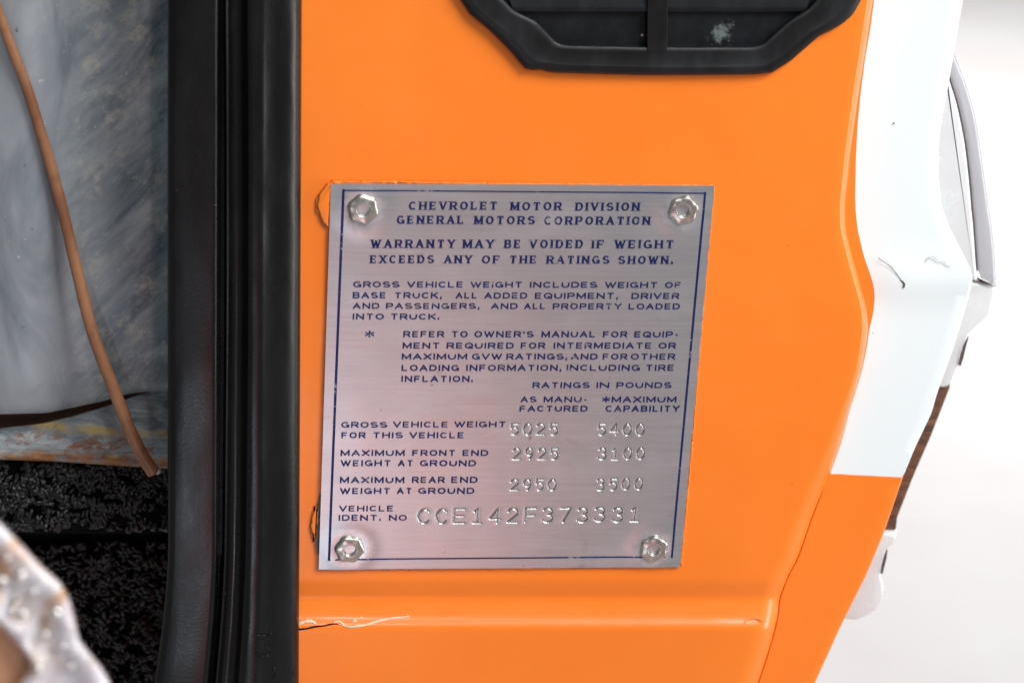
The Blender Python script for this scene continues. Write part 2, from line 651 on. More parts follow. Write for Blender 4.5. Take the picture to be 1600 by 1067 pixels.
_ys = np.arange(880, 1180, 1.0)
_sl = np.interp(_ys, [880, 902, 914, 928, 938, 960, 968, 975, 985, 1180], [0, 0, -13, -13, 17, 22, 30, 29, 0, 0])
_zs = np.concatenate([[0], np.cumsum(np.tan(np.radians(_sl)))[:-1]]) * 0.000178


def step_z(py):
    return float(np.interp(py, _ys, _zs))


def panel_wave(px, py):
    return 0.00040 * noise.noise(Vector((px / 210, py / 260, 3.1))) + 0.0001 * noise.noise(Vector((px / 60, py / 80, 9.1)))


rows = list(range(-300, 900, 10)) + [900 + 3.5 * i for i in range(34)] + list(range(1022, 1501, 10))
FWF = lambda y: 10 + 21 * sm(560, 800, y)
fil = [0, .15, .3, .45, .6, .72, .82, .9, .96, 1.0]
cols = list(np.linspace(0, 1, 66))
V = []
for py in rows:
    se = smooth_tab(SEAM, py, 7)
    FW = FWF(py)
    x1 = se - FW
    zs = step_z(py)
    for c_ in cols:
        px = 425 + (x1 - 425) * c_
        fade = sm(0, 60, x1 - px)
        V.append(P(px, py, zs + panel_wave(px, py) * fade))
    for a in fil[1:]:
        ang = a * math.pi / 2
        px = x1 + FW * math.sin(ang)
        zd = 5.5 * MM * (1 - math.cos(ang))
        V.append(P(px, py, zs * (1 - 0.15 * a) - zd))
    e = V[-1]
    V.append(e - np.array((-0.0001, 0, 0.009)))
nc = len(cols) + len(fil)
obj('inner_panel', V, grid_faces(len(rows), nc), M['orange'], door, 180)

# folded edge band, white above and orange below
BZ = -6.5 * MM
brow = sorted(set(list(range(-300, 1501, 8)) + [740, 737.5, 742.5]))
brow = [y for y in brow if not (737.5 < y < 742.5 and y != 740)]
V, F, FM = [], [], []
nb = 14
for py in brow:
    se = smooth_tab(SEAM, py, 7) - 4.0 + 5.8 * sm(690, 790, py)
    wl = smooth_tab(WHITE_L, py, 9) if py < 800 else smooth_tab(SEAM, py, 7) + 2
    wl = max(wl, se + 2.5)
    ou = smooth_tab(OUTER, py, 6)
    V.append(P(se, py, BZ) - np.array((0, 0, 0.006)))
    xs = [se, wl - 0.8, wl] + list(np.linspace(wl, ou - 4, 8))[1:]
    for px in xs:
        sl = 6.0 * (px - 1298) / 114 * math.exp(-((py - 740) / 60) ** 2)
        sl += random.uniform(-.5, .5) if abs(py - 740) < 1 else 0
        cr = 1.1 * MM * math.exp(-((py - 438) / 34) ** 2) * sm(1345, 1400, px)
        V.append(P(px, py + sl, BZ + cr))
    e = P(ou, py, BZ)
    V.append(P(ou - 1.2, py, BZ - 0.00025))
    V.append(P(ou, py, BZ - 0.0009))
    V.append(e - np.array((0, 0, 0.0025)))
    V.append(e - np.array((0.0006, 0, 0.08)))
nb = len(V) // len(brow)
for i in range(len(brow) - 1):
    ym = (brow[i] + brow[i + 1]) / 2
    for j in range(nb - 1):
        a = i * nb + j
        F.append((a, a + nb, a + nb + 1, a + 1))
        FM.append(1 if (j >= 3 and ym < 740) else 0)
obj('edge_flange', V, F, [M['orange'], M['white']], door, 40, FM)

# back of the door so that it has a thickness from the side
mb = MB()
mb.prism([P(430, -300, -0.0165), P(1355, -300, -0.0165), P(1310, 320, -0.0165), P(1345, 500, -0.0165), P(1280, 740, -0.0165), P(1190, 960, -0.0165),
          P(1040, 1500, -0.0165), P(430, 1500, -0.0165)], 0.06)
mb.build('door_shell', M['orange'], door)


def ribbon(pts, widths, z, dz=0.0):
    V, F = [], []
    q = [np.array(p, float) for p in pts]
    for i, p in enumerate(q):
        d = q[min(i + 1, len(q) - 1)] - q[max(i - 1, 0)]
        d /= np.linalg.norm(d) + 1e-9
        nrm = np.array((-d[1], d[0]))
        w = widths[i] if isinstance(widths, (list, tuple)) else widths
        for sgn, zz_ in ((-1, 0), (0, dz), (1, 0)):
            pp = p + nrm * sgn * w / 2
            zf = z(pp[0], pp[1]) if callable(z) else z
            V.append(P(pp[0], pp[1], zf + zz_))
    n = len(q)
    for i in range(n - 1):
        for k in range(2):
            a = i * 3 + k
            F.append((a, a + 1, a + 4, a + 3))
    return V, F


t = NT('primer_and_glint')
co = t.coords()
t.set(base=t.mix(t.noise(co, 700, 4), (0.86, 0.52, 0.28), (0.90, 0.78, 0.62)), rough=0.30, spec=0.6)  # bare primer on the long scratch, painted highlights on the crack lips
M['primer_glint'] = t.m
t = NT('burnt_edge')
t.set(base=t.mix(t.noise(t.coords(), 600, 4), (0.34, 0.11, 0.025), (0.60, 0.22, 0.05)), rough=0.7)
M['burnt'] = t.m

# split in the paint at the step, with its raised lips
zst = lambda px, py: step_z(py) + panel_wave(px, py) + 0.00012
V, F = ribbon([(466, 983), (480, 981.5), (492, 978.5), (504, 977.5), (515, 975), (524, 974.3), (532, 976)], [3.0, 2.6, 3.0, 2.2, 2.4, 1.8, 0.5], zst)
obj('paint_crack', V, F, M['soot'], door)
mb = MB()


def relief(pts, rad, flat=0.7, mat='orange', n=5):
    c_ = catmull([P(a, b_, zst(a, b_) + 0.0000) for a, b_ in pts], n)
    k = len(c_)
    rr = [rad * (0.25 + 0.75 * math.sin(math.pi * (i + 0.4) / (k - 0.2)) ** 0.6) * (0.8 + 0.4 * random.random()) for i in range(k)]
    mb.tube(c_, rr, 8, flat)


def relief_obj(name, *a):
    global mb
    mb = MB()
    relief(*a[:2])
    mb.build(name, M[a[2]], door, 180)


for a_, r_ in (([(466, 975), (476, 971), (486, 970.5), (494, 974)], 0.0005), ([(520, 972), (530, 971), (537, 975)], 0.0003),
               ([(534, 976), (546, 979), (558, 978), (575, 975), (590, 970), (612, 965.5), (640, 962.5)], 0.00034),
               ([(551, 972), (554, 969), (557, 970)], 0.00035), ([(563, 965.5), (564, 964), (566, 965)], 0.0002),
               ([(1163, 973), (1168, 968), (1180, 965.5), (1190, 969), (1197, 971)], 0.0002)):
    relief_obj('raised_paint', a_, r_, 'orange' if a_[0][0] > 1000 else 'primer_glint')

# chips and hair cracks in the white
V, F = ribbon([(1372, 403), (1376, 406), (1384, 411), (1393, 418), (1396, 422), (1401, 428), (1405, 434), (1408, 438)], [0.6, 1.2, 0.9, 1.3, 1.0, 1.2, 1.0, 1.0], BZ + 0.0012)
V2, F2 = ribbon([(1407, 438), (1410, 440), (1413, 444), (1412, 449), (1410, 450)], [1.4, 2.6, 3.4, 3.0, 1.0], BZ + 0.0012)
F += [tuple(i + len(V) for i in f) for f in F2]
V += V2
obj('paint_chip', V, F, M['grime_and_shade'], door)
for cx, cy, rr in ((1396.5, 193, 1.5), (1364, 520, .8)):
    V = [P(cx + rr * math.cos(k) * (1 + .3 * math.sin(3 * k)), cy + rr * math.sin(k), BZ + 0.0004) for k in np.linspace(0, 6.28, 9)[:-1]]
    obj('paint_chip', V, [tuple(range(7, -1, -1))], M['grime_and_shade'], door)
V, F = ribbon([(1446, 410), (1452, 401), (1458, 401), (1463, 405), (1468, 410), (1474, 408), (1479, 414), (1485, 417)], 0.8, BZ + 0.0010, 0.0002)
obj('hair_crack', V, F, M['satin'], door)

# thick torn paint at the plate's edges
def flake(poly, z, t_):
    pts = []
    n = len(poly)
    for i in range(n):
        a, b_ = np.array(poly[i], float), np.array(poly[(i + 1) % n], float)
        for q in (0, .33, .66):
            p = a + (b_ - a) * q + np.random.uniform(-.9, .9, 2)
            pts.append(P(p[0], p[1], z))
    MB().prism(pts, t_, 0.00025).build('torn_paint', M['orange'], door, 40)
    cx_ = sum(p[0] for p in poly) / len(poly) + 3
    und = []
    for k in range(n * 3):
        a, b_ = np.array(poly[k // 3], float), np.array(poly[(k // 3 + 1) % n], float)
        p = a + (b_ - a) * (k % 3) / 3 + np.random.uniform(-1.7, 1.7, 2)
        p = p + np.array((-3.2 if p[0] < cx_ else 0, 1.2 if p[1] > 300 else 0))
        und.append(P(p[0], p[1], z - 0.0006))
    MB().prism(und, t_ - 0.0006, 0.0001).build('burnt_edge', M['burnt'], door, 40)


flake([(512, 288), (520, 284), (517, 300), (514, 330), (513, 356), (506, 348), (499, 332), (496, 322), (500, 304)], 0.0011, 0.0014)
flake([(489, 806), (492, 796), (496, 790), (496, 808), (494, 830), (493, 846), (490, 836), (486, 822)], 0.0009, 0.0012)
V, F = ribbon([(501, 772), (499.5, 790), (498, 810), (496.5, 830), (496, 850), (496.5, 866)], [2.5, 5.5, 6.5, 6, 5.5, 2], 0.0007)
obj('grime_line', V, F, M['grime_and_shade'], door)
mb = MB()
for (x0, y0, x1, y1, rr) in ((518, 285, 620, 284.5, .40), (620, 284.5, 760, 287, .30), (760, 287, 1000, 289.3, .28), (1000, 289.3, 1116, 290.3, .30),
                             (1116.5, 295, 1098, 500, .20), (1098, 500, 1082, 690, .24), (1082, 690, 1064, 884, .34), (500, 890, 640, 889.5, .16),
                             (640, 889.5, 860, 888, .22), (860, 888, 1060, 886, .2), (806, 887, 832, 886, .5)):
    n = max(3, int(math.hypot(x1 - x0, y1 - y0) / 5))
    pts, rr_ = [], []
    for i in range(n + 1):
        q = i / n
        pts.append(P(x0 + (x1 - x0) * q + random.uniform(-.6, .6), y0 + (y1 - y0) * q + random.uniform(-.5, .5), 0.00025))
        rr_.append(MM * rr * random.uniform(0.55, 1.45))
    mb.tube(pts, rr_, 7)
mb.build('paint_bead', M['orange'], door, 180)

# ------------------------------------------------------------------ data plate
ZP = 1.15 * MM
TL, TR, BR, BL = (P(*c_, ZP) for c_ in ((517, 287.5), (1116, 291), (1062.5, 885.5), (498, 889.5)))
PC = P(790, 888, ZP)
plate = thing('data_plate', 'brushed aluminium rating plate with blue printing riveted to the orange door', 'data plate', (PC[0], PC[1], ZP))
RIV = [(567, 327), (1067, 328), (546, 857), (1021, 856)]
RIVP = [P(a, b_, ZP) for a, b_ in RIV]


def zplate(x, y):
    z = ZP + 0.00007 * noise.noise(Vector((x * 28, y * 40, 1.3))) + 0.00003 * noise.noise(Vector((x * 110, y * 140, 5.3)))
    for rp in RIVP:
        d = math.hypot(x - rp[0], y - rp[1])
        z += 0.00022 * math.exp(-((d - 0.0052) / 0.0022) ** 2)
    return z


# --- stroke letters (unit cap height, x in 0..1 of the letter's width)
def arc(cx, cy, rx, ry, a0, a1, n=9):
    return [(cx + rx * math.cos(math.radians(a0 + (a1 - a0) * i / n)), cy + ry * math.sin(math.radians(a0 + (a1 - a0) * i / n))) for i in range(n + 1)]


G = {
    'A': (1.08, [[(0, 0), (.5, 1)], [(.5, 1), (1, 0)], [(.2, .33), (.8, .33)]]),
    'B': (.95, [[(0, 0), (0, 1)], [(0, 1), (.6, 1)] + arc(.68, .76, .25, .24, 90, -90) + [(0, .52)], [(.6, .52)] + arc(.72, .26, .28, .26, 90, -90) + [(0, 0)]]),
    'C': (1.0, [arc(.54, .5, .54, .5, 42, 318, 16)]),
    'D': (1.0, [[(0, 0), (0, 1)], [(0, 1), (.5, 1)] + arc(.5, .5, .5, .5, 90, -90, 12) + [(0, 0)]]),
    'E': (.86, [[(0, 0), (0, 1)], [(0, 1), (1, 1)], [(0, .51), (.9, .51)], [(0, 0), (1, 0)]]),
    'F': (.86, [[(0, 0), (0, 1)], [(0, 1), (1, 1)], [(0, .49), (.88, .49)]]),
    'G': (1.06, [arc(.52, .5, .52, .5, 42, 352, 16), [(.55, .42), (1.02, .42)], [(1.0, .42), (1.0, .05)]]),
    'H': (1.0, [[(0, 0), (0, 1)], [(1, 0), (1, 1)], [(0, .51), (1, .51)]]),
    'I': (.0, [[(0, 0), (0, 1)]]),
    'K': (1.0, [[(0, 0), (0, 1)], [(.95, 1), (.05, .42)], [(.32, .60), (1, 0)]]),
    'L': (.84, [[(0, 1), (0, 0)], [(0, 0), (1, 0)]]),
    'M': (1.2, [[(0, 0), (0, 1)], [(0, 1), (.5, .12)], [(.5, .12), (1, 1)], [(1, 1), (1, 0)]]),
    'N': (1.02, [[(0, 0), (0, 1)], [(0, 1), (1, 0)], [(1, 0), (1, 1)]]),
    'O': (1.08, [arc(.5, .5, .5, .5, 0, 360, 20)]),
    'P': (.92, [[(0, 0), (0, 1)], [(0, 1), (.65, 1)] + arc(.7, .71, .3, .29, 90, -90) + [(0, .42)]]),
    'Q': (1.08, [arc(.5, .5, .5, .5, 0, 360, 20), [(.58, .32), (.98, -.04)]]),
    'R': (.98, [[(0, 0), (0, 1)], [(0, 1), (.65, 1)] + arc(.7, .73, .28, .27, 90, -90) + [(0, .46)], [(.55, .46), (1, 0)]]),
    'S': (.96, [arc(.5, .75, .46, .25, 25, 180, 8) + arc(.5, .75, .46, .25, 180, 262, 4) + arc(.5, .25, .5, .26, 82, 0, 4) + arc(.5, .25, .5, .25, 0, -158, 8)]),
    'T': (1.0, [[(0, 1), (1, 1)], [(.5, 1), (.5, 0)]]),
    'U': (1.0, [[(0, 1), (0, .42)] + arc(.5, .42, .5, .42, 180, 360, 12) + [(1, 1)]]),
    'V': (1.06, [[(0, 1), (.5, 0)], [(.5, 0), (1, 1)]]),
    'W': (1.5, [[(0, 1), (.27, 0)], [(.27, 0), (.5, .9)], [(.5, .9), (.73, 0)], [(.73, 0), (1, 1)]]),
    'X': (1.02, [[(0, 0), (1, 1)], [(0, 1), (1, 0)]]),
    'Y': (1.04, [[(0, 1), (.5, .46)], [(1, 1), (.5, .46)], [(.5, .46), (.5, 0)]]),
    '.': (.0, [[(0, -.02), (0, .16)]]),
    ',': (.06, [[(1, .12), (.2, -.20)]]),
    "'": (.04, [[(.6, 1.0), (.2, .74)]]),
    '-': (.4, [[(0, .40), (1, .40)]]),
    '*': (.82, [[(.5, .02), (.5, .98)], [(.0, .25), (1, .75)], [(0, .75), (1, .25)]]),
    '0': (.62, [arc(.5, .5, .5, .5, 0, 360, 20)]),
    '1': (.5, [[(.12, .80), (.55, 1), (.55, 0)], [(0, 0), (1, 0)]]),
    '2': (.64, [arc(.5, .70, .48, .30, 165, -20, 10) + [(.02, .0)], [(.02, 0), (1, 0)]]),
    '3': (.64, [arc(.46, .76, .46, .24, 150, -80, 9) + arc(.46, .26, .52, .26, 82, -152, 11)]),
    '4': (.68, [[(.74, 0), (.74, 1), (0, .28), (1, .28)]]),
    '5': (.64, [[(.94, 1), (.12, 1), (.08, .56)] + arc(.46, .33, .52, .33, 118, -112, 12)]),
    '7': (.66, [[(0, 1), (1, 1), (.32, 0)]]),
    '9': (.64, [arc(.5, .68, .46, .32, -12, 348, 18), [(.95, .62), (.9, .35), (.6, .0)]]),
}
GAP = {'.': .22, ',': .2, "'": .2, 'I': .36}


def word_layout(word, x0, x1, cap, gap, thick):
    """letters of one word stretched to fill x0..x1 (stroke centres inset by half a stroke)"""
    wd_ = [G[c_][0] for c_ in word]
    n = len(word)
    hs = thick / 2
    free = (x1 - x0) - n * thick - (n - 1) * gap
    sw = sum(wd_)
    s_ = free / sw if sw > 0 else 0
    out, x = [], x0
    for c_, w_ in zip(word, wd_):
        out.append((c_, x + hs, w_ * s_))
        x += w_ * s_ + thick + gap
    return out


class Ink:
    def __init__(s):
        s.v, s.f, s.k = [], [], 0

    def quad(s, pts):
        z = 0.000020 + (s.k % 11) * 0.0000022
        s.k += 1
        o = len(s.v)
        for p in pts:
            s.v.append((p[0], p[1], zplate(p[0], p[1]) + z))
        s.f.append(tuple(range(o, o + len(pts))))

    def stroke(s, pts, cap, th_fn, yb=None):
        pts = [np.array(p, float) for p in pts]
        n = len(pts)
        closed = np.linalg.norm(pts[0] - pts[-1]) < 1e-9 and n > 3
        L, R_ = [], []
        for i in range(n):
            if closed:
                a, b_, c_ = pts[(i - 1) % (n - 1)], pts[i], pts[(i + 1) % (n - 1)]
            else:
                a, b_, c_ = pts[max(i - 1, 0)], pts[i], pts[min(i + 1, n - 1)]
            d = c_ - a
            d = d / (np.linalg.norm(d) + 1e-12)
            nrm = np.array((-d[1], d[0]))
            if 0 < i < n - 1 or closed:
                e1 = b_ - a
                e1 = e1 / (np.linalg.norm(e1) + 1e-12)
                k = max(.6, abs(nrm @ np.array((-e1[1], e1[0]))))
            else:
                k = 1
            w = th_fn(d) / 2 / k
            q = b_.copy()
            L.append(q + nrm * w)
            R_.append(q - nrm * w)
        z = 0.000020 + (s.k % 11) * 0.0000022
        s.k += 1
        o = len(s.v)
        for l_, r_ in zip(L, R_):
            for p in (l_, r_):
                s.v.append((p[0], p[1], zplate(p[0], p[1]) + z))
        for i in range(n - 1):
            a = o + 2 * i
            s.f.append((a, a + 1, a + 3, a + 2))

    def text(s, word, x0, x1, y0, cap, style):
        """y0 = baseline (local), strokes inset so the letters span y0..y0+cap"""
        thick = cap * (0.28 if style == 'roman' else 0.26)
        thin = cap * (0.165 if style == 'roman' else 0.215)
        gap = cap * (0.30 if style == 'roman' else 0.26)
        if x1 - x0 < len(word) * (thick + gap):
            gap *= 0.6

        def th_fn(d):
            if style != 'roman':
                return thick if abs(d[1]) > 0.5 else thin
            v_ = abs(d[1])
            if 0.25 < v_ < 0.985 and d[0] * d[1] > 0:
                return thin * 1.25
            return thin + (thick - thin) * v_ ** 1.5
        for c_, x, w_ in word_layout(word, x0, x1, cap, gap, thick):
            for st_ in G[c_][1]:
                pts = []
                for (gx, gy) in st_:
                    yy = y0 + thin / 2 + gy * (cap - thin)
                    pts.append((x + gx * w_, yy))
                if len(pts) == 2:
                    a, b_ = np.array(pts[0]), np.array(pts[1])
                    d = (b_ - a) / np.linalg.norm(b_ - a)
                    ext = thin / 2 if abs(d[1]) > .3 else 0
                    pts = [a - d * ext, b_ + d * ext]
                    if style == 'roman' and abs(d[1]) > .3 and c_ not in '.,':
                        for (q, gy) in ((pts[0], st_[0][1]), (pts[1], st_[1][1])):
                            if gy in (0, 1) and not (c_ in 'AVM' and .4 < (q[0] - x) / max(w_, 1e-6) < .6) and not (c_ in 'N' and d[0] > .3) and not (c_ == 'T' and gy == 1):
                                sg = -1 if gy == 0 else 1
                                yb_ = q[1] - sg * cap * 0.035
                                s.stroke([(q[0] - thick * .95, yb_), (q[0] + thick * .95, yb_)], cap, lambda d_: cap * 0.07)
                    if style == 'roman' and abs(d[1]) < .1 and c_ in 'TEFL' and st_[0][1] in (0, 1):
                        sg = 1 if st_[0][1] == 0 else -1
                        for q in ([pts[1], pts[0]] if c_ == 'T' else [pts[1]]):
                            s.stroke([q + np.array((0, -sg * thin / 2)), q + np.array((0, sg * cap * .25))], cap, lambda d_: cap * 0.10)
                s.stroke(pts, cap, th_fn)


def px_line(y_left, y_right, xa, xb, x):
    return y_left + (y_right - y_left) * (x - xa) / (xb - xa)


# (style, top, bottom at the left, rise of the line per 100 px, words with left and right edge in px)
LINES = [
    ('roman', 314.8, 327.8, 638, .6, [('CHEVROLET', 638.5, 777), ('MOTOR', 797.5, 878), ('DIVISION', 899, 999.6)]),
    ('roman', 337, 350, 620, .5, [('GENERAL', 619.7, 725), ('MOTORS', 741, 836), ('CORPORATION', 850, 1016)]),
    ('roman', 374.4, 387.6, 579, .2, [('WARRANTY', 579, 711.5), ('MAY', 723, 772.5), ('BE', 788, 813.5), ('VOIDED', 827, 911), ('IF', 924.6, 944.5), ('WEIGHT', 960, 1053)]),
    ('roman', 398.8, 411.4, 578, .3, [('EXCEEDS', 578, 678.5), ('ANY', 693.5, 738), ('OF', 752.7, 781.5), ('THE', 796, 838.5), ('RATINGS', 854, 952.5), ('SHOWN.', 965.6, 1052)]),
    ('g', 439.7, 449.2, 552, .2, [('GROSS', 551.8, 624.3), ('VEHICLE', 636, 724), ('WEIGHT', 735, 816.5), ('INCLUDES', 828, 933.5), ('WEIGHT', 945, 1028), ('OF', 1039, 1064.5)]),
    ('g', 456.6, 466.2, 551, .25, [('BASE', 551, 603.5), ('TRUCK,', 616, 690.5), ('ALL', 712, 746), ('ADDED', 756.6, 824), ('EQUIPMENT,', 835.6, 966), ('DRIVER', 986.5, 1061.5)]),
    ('g', 473.3, 482.6, 551, .2, [('AND', 551, 593), ('PASSENGERS,', 603, 749.5), ('AND', 767, 809), ('ALL', 819, 852.5), ('PROPERTY', 863.6, 971.5), ('LOADED', 982, 1062.5)]),
    ('g', 490, 499.5, 551, .1, [('INTO', 551, 600), ('TRUCK.', 610, 686.5)]),
    ('g', 516.5, 527.5, 570, 0, [('*', 570, 585)]),
    ('g', 517.3, 527, 630, .1, [('REFER', 630, 694.3), ('TO', 705, 731), ("OWNER'S", 741, 834), ('MANUAL', 846, 931), ('FOR', 942, 980.3), ('EQUIP-', 991, 1060.5)]),
    ('g', 535.2, 544.8, 629, 0, [('MENT', 629, 687.5), ('REQUIRED', 697.6, 803), ('FOR', 813.5, 852), ('INTERMEDIATE', 865, 1018.5), ('OR', 1029, 1056.3)]),
    ('g', 552.4, 561.8, 628, 0, [('MAXIMUM', 627.7, 730), ('GVW', 737.3, 784.5), ('RATINGS,', 791, 886.5), ('AND', 892, 934), ('FOR', 941.7, 980.3), ('OTHER', 985.5, 1055.3)]),
    ('g', 570, 579.7, 627, -.1, [('LOADING', 627.3, 717.4), ('INFORMATION,', 728.4, 877.5), ('INCLUDING', 885.3, 1000), ('TIRE', 1008.5, 1053.5)]),
    ('g', 587, 596.7, 627, 0, [('INFLATION.', 627, 739)]),
    ('g', 597, 606.3, 832, 0, [('RATINGS', 832, 921.4), ('IN', 932, 952), ('POUNDS', 963, 1049.3)]),
    ('g', 619.3, 628.5, 813, 0, [('AS', 813.4, 838.4), ('MANU-', 849.4, 917.8)]),
    ('g', 619.3, 628.7, 940, 0, [('*', 940.6, 953.4), ('MAXIMUM', 955.7, 1057)]),
    ('g', 633.6, 643, 811, 0, [('FACTURED', 811.7, 918.2)]),
    ('g', 633.4, 643.2, 946, 0, [('CAPABILITY', 946, 1062)]),
    ('g', 659, 668.2, 533, -.4, [('GROSS', 533, 605), ('VEHICLE', 614, 700.3), ('WEIGHT', 709.6, 791)]),
    ('g', 675, 684.5, 533, 0, [('FOR', 533.2, 571.4), ('THIS', 582, 629.6), ('VEHICLE', 639.5, 725.4)]),
    ('g', 702.9, 712.3, 532, -.1, [('MAXIMUM', 532, 632.4), ('FRONT', 644, 712), ('END', 722.7, 763)]),
    ('g', 718.6, 728.3, 532, 0, [('WEIGHT', 532, 611.3), ('AT', 621.6, 645.9), ('GROUND', 656, 744)]),
    ('g', 745, 754.8, 531, -.3, [('MAXIMUM', 531, 632), ('REAR', 643.6, 695), ('END', 705, 746.4)]),
    ('g', 762.2, 771.8, 531, -.3, [('WEIGHT', 531, 610.3), ('AT', 620, 644), ('GROUND', 653.3, 741.2)]),
    ('g', 789.6, 798.7, 530, 0, [('VEHICLE', 529.7, 615)]),
    ('g', 804, 813.2, 529, 0, [('IDENT.', 529, 595.2), ('NO', 607.6, 635.8)]),
]
for style, top, bot, xl, rise, words in LINES:
    ink = Ink()
    for wd_, xa, xb in words:
        dy = rise * ((xa + xb) / 2 - xl) / 100
        xm = (xa + xb) / 2
        a, b_ = P(xa, bot + dy, ZP), P(xb, bot + dy, ZP)
        yb_ = P(xm, bot + dy, ZP)[1]
        cap = P(xm, top + dy, ZP)[1] - yb_
        # the letters' slant follows from the plate itself; only the middle of the word is fixed
        xo = (P(xa, (bot + top) / 2 + dy, ZP)[0] + 0, P(xb, (bot + top) / 2 + dy, ZP)[0])
        i0 = len(ink.v)
        ink.text(wd_, xo[0], xo[1], yb_, cap, style)
        sl = (b_[1] - a[1]) / (b_[0] - a[0])
        for i in range(i0, len(ink.v)):
            p = ink.v[i]
            ink.v[i] = (p[0], p[1] + sl * (p[0] - (xo[0] + xo[1]) / 2), p[2])
    obj('printed_line', ink.v, ink.f, M['print'], plate)

# printed frame line
ink = Ink()
B4 = [P(*c_, ZP) for c_ in ((536.5, 297.5), (1101.5, 302), (1049.5, 869.3), (514, 873.8))]
for i, wdt in ((0, .00038), (1, .00062), (2, .00046), (3, .00068)):
    a, b_ = B4[i], B4[(i + 1) % 4]
    n = 40
    d = (b_ - a) / np.linalg.norm(b_ - a)
    ink.stroke([(a + (b_ - a) * k / n + d * (0.0003 if k == n else -0.0003 if k == 0 else 0))[:2] for k in range(n + 1)], 1, lambda d_: wdt)
obj('border_line', ink.v, ink.f, M['print'], plate)

# --- stamped figures: fine patches of the sheet with real grooves
STAMPS = [('5025', 797, 873, 661, 680.3, 'number'), ('5400', 933, 1008, 661, 680.3, 'number'), ('2925', 800.5, 873.5, 699.3, 718.6, 'number'),
          ('3100', 934.5, 1008, 699, 718.4, 'number'), ('2950', 797, 870.5, 748, 766.8, 'number'), ('3500', 931.5, 1005, 746.6, 766, 'number'),
          ('CCE142F373331', 653, 1001.5, 792.5, 817, 'serial')]
HOLES = []
for txt, xa, xb, yt, yb_, kind in STAMPS:
    pm = P((xa + xb) / 2, yb_, ZP)
    cap = P((xa + xb) / 2, yt, ZP)[1] - pm[1]
    x0, x1 = P(xa, (yt + yb_) / 2, ZP)[0], P(xb, (yt + yb_) / 2, ZP)[0]
    big_ = kind == 'serial'
    lw = 0.00058 if big_ else 0.00045       # groove width
    dep = 0.00026 if big_ else 0.00024
    n = len(txt)
    pitch = (x1 - x0) / (n - 0.30) if big_ else (x1 - x0) / (n - 0.28)
    segs = []
    jit = random.Random(hash(txt) % 97 if False else len(txt) * 7 + int(xa))
    for i, c_ in enumerate(txt):
        w_ = pitch * (0.70 if big_ else 0.72) - lw
        dx, dy = jit.uniform(-.00008, .00008), jit.uniform(-.00010, .00010) + (pm[1] - pm[1])
        gx0 = x0 + i * pitch + lw / 2
        if c_ == '1':
            gx0 += w_ * .12
            w_ *= .76
        for st_ in G[c_][1]:
            q = [(gx0 + gx * w_ + dx, pm[1] + lw / 2 + gy * (cap - lw) + dy) for gx, gy in st_]
            segs += list(zip(q[:-1], q[1:]))
    mg = 0.0012
    rx0, rx1, ry0, ry1 = x0 - mg, x1 + mg, pm[1] - mg, pm[1] + cap + mg
    HOLES.append((rx0, rx1, ry0, ry1))
    stp = 0.000085
    nx, ny = int((rx1 - rx0) / stp) + 1, int((ry1 - ry0) / stp) + 1
    X, Y = np.meshgrid(np.linspace(rx0, rx1, nx), np.linspace(ry1, ry0, ny))
    D = np.full(X.shape, 1.0)
    for (ax, ay), (bx_, by_) in segs:
        vx, vy = bx_ - ax, by_ - ay
        l2 = vx * vx + vy * vy + 1e-18
        tt = np.clip(((X - ax) * vx + (Y - ay) * vy) / l2, 0, 1)
        D = np.minimum(D, np.hypot(X - ax - tt * vx, Y - ay - tt * vy))
    hw = lw / 2
    q = np.clip(1 - (D - hw * 0.35) / (hw * 0.95), 0, 1)
    Zg = -dep * (q * q * (3 - 2 * q)) + 0.00002 * np.exp(-((D - hw * 1.7) / (hw * 0.9)) ** 2)
    edge = np.minimum(np.minimum(X - rx0, rx1 - X), np.minimum(Y - ry0, ry1 - Y))
    Zg *= np.clip(edge / 0.0003, 0, 1)
    V = [(X[i, j], Y[i, j], zplate(X[i, j], Y[i, j]) + Zg[i, j]) for i in range(ny) for j in range(nx)]
    so = obj('stamped_' + kind, V, grid_faces(ny, nx), M['plate'], plate, 180)
    at_ = so.data.attributes.new('grime_and_shade', 'FLOAT', 'POINT')  # mask of the painted-in groove shadow
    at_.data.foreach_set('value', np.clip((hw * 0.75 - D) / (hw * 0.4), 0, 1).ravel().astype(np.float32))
    at_ = so.data.attributes.new('groove', 'FLOAT', 'POINT')
    at_.data.foreach_set('value', np.clip((hw * 1.7 - D) / (hw * 0.7), 0, 1).ravel().astype(np.float32))

# --- the sheet itself, cut out round the stamped patches
xs = set(np.linspace(-0.06, 0.06, 100).tolist())
allx = sorted([-0.06 + 0.12 * i / 100 for i in range(101)] + [h_[0] for h_ in HOLES] + [h_[1] for h_ in HOLES])
ally = sorted([-0.07 + 0.13 * i / 100 for i in range(101)] + [h_[2] for h_ in HOLES] + [h_[3] for h_ in HOLES], reverse=True)


def clip_poly(poly, quad):
    out = poly
    n = len(quad)
    for i in range(n):
        a, b_ = quad[i], quad[(i + 1) % n]
        ex, ey = b_[0] - a[0], b_[1] - a[1]
        ins = lambda p: ex * (p[1] - a[1]) - ey * (p[0] - a[0]) <= 0
        new = []
        for k in range(len(out)):
            p, q_ = out[k], out[(k + 1) % len(out)]
            dp = ex * (p[1] - a[1]) - ey * (p[0] - a[0])
            dq = ex * (q_[1] - a[1]) - ey * (q_[0] - a[0])
            if dp <= 0:
                new.append(p)
            if (dp <= 0) != (dq <= 0):
                tt = dp / (dp - dq)
                new.append((p[0] + (q_[0] - p[0]) * tt, p[1] + (q_[1] - p[1]) * tt))
        out = new
        if len(out) < 3:
            return []
    return out


quad = [TL, TR, BR, BL]     # clockwise seen from the front
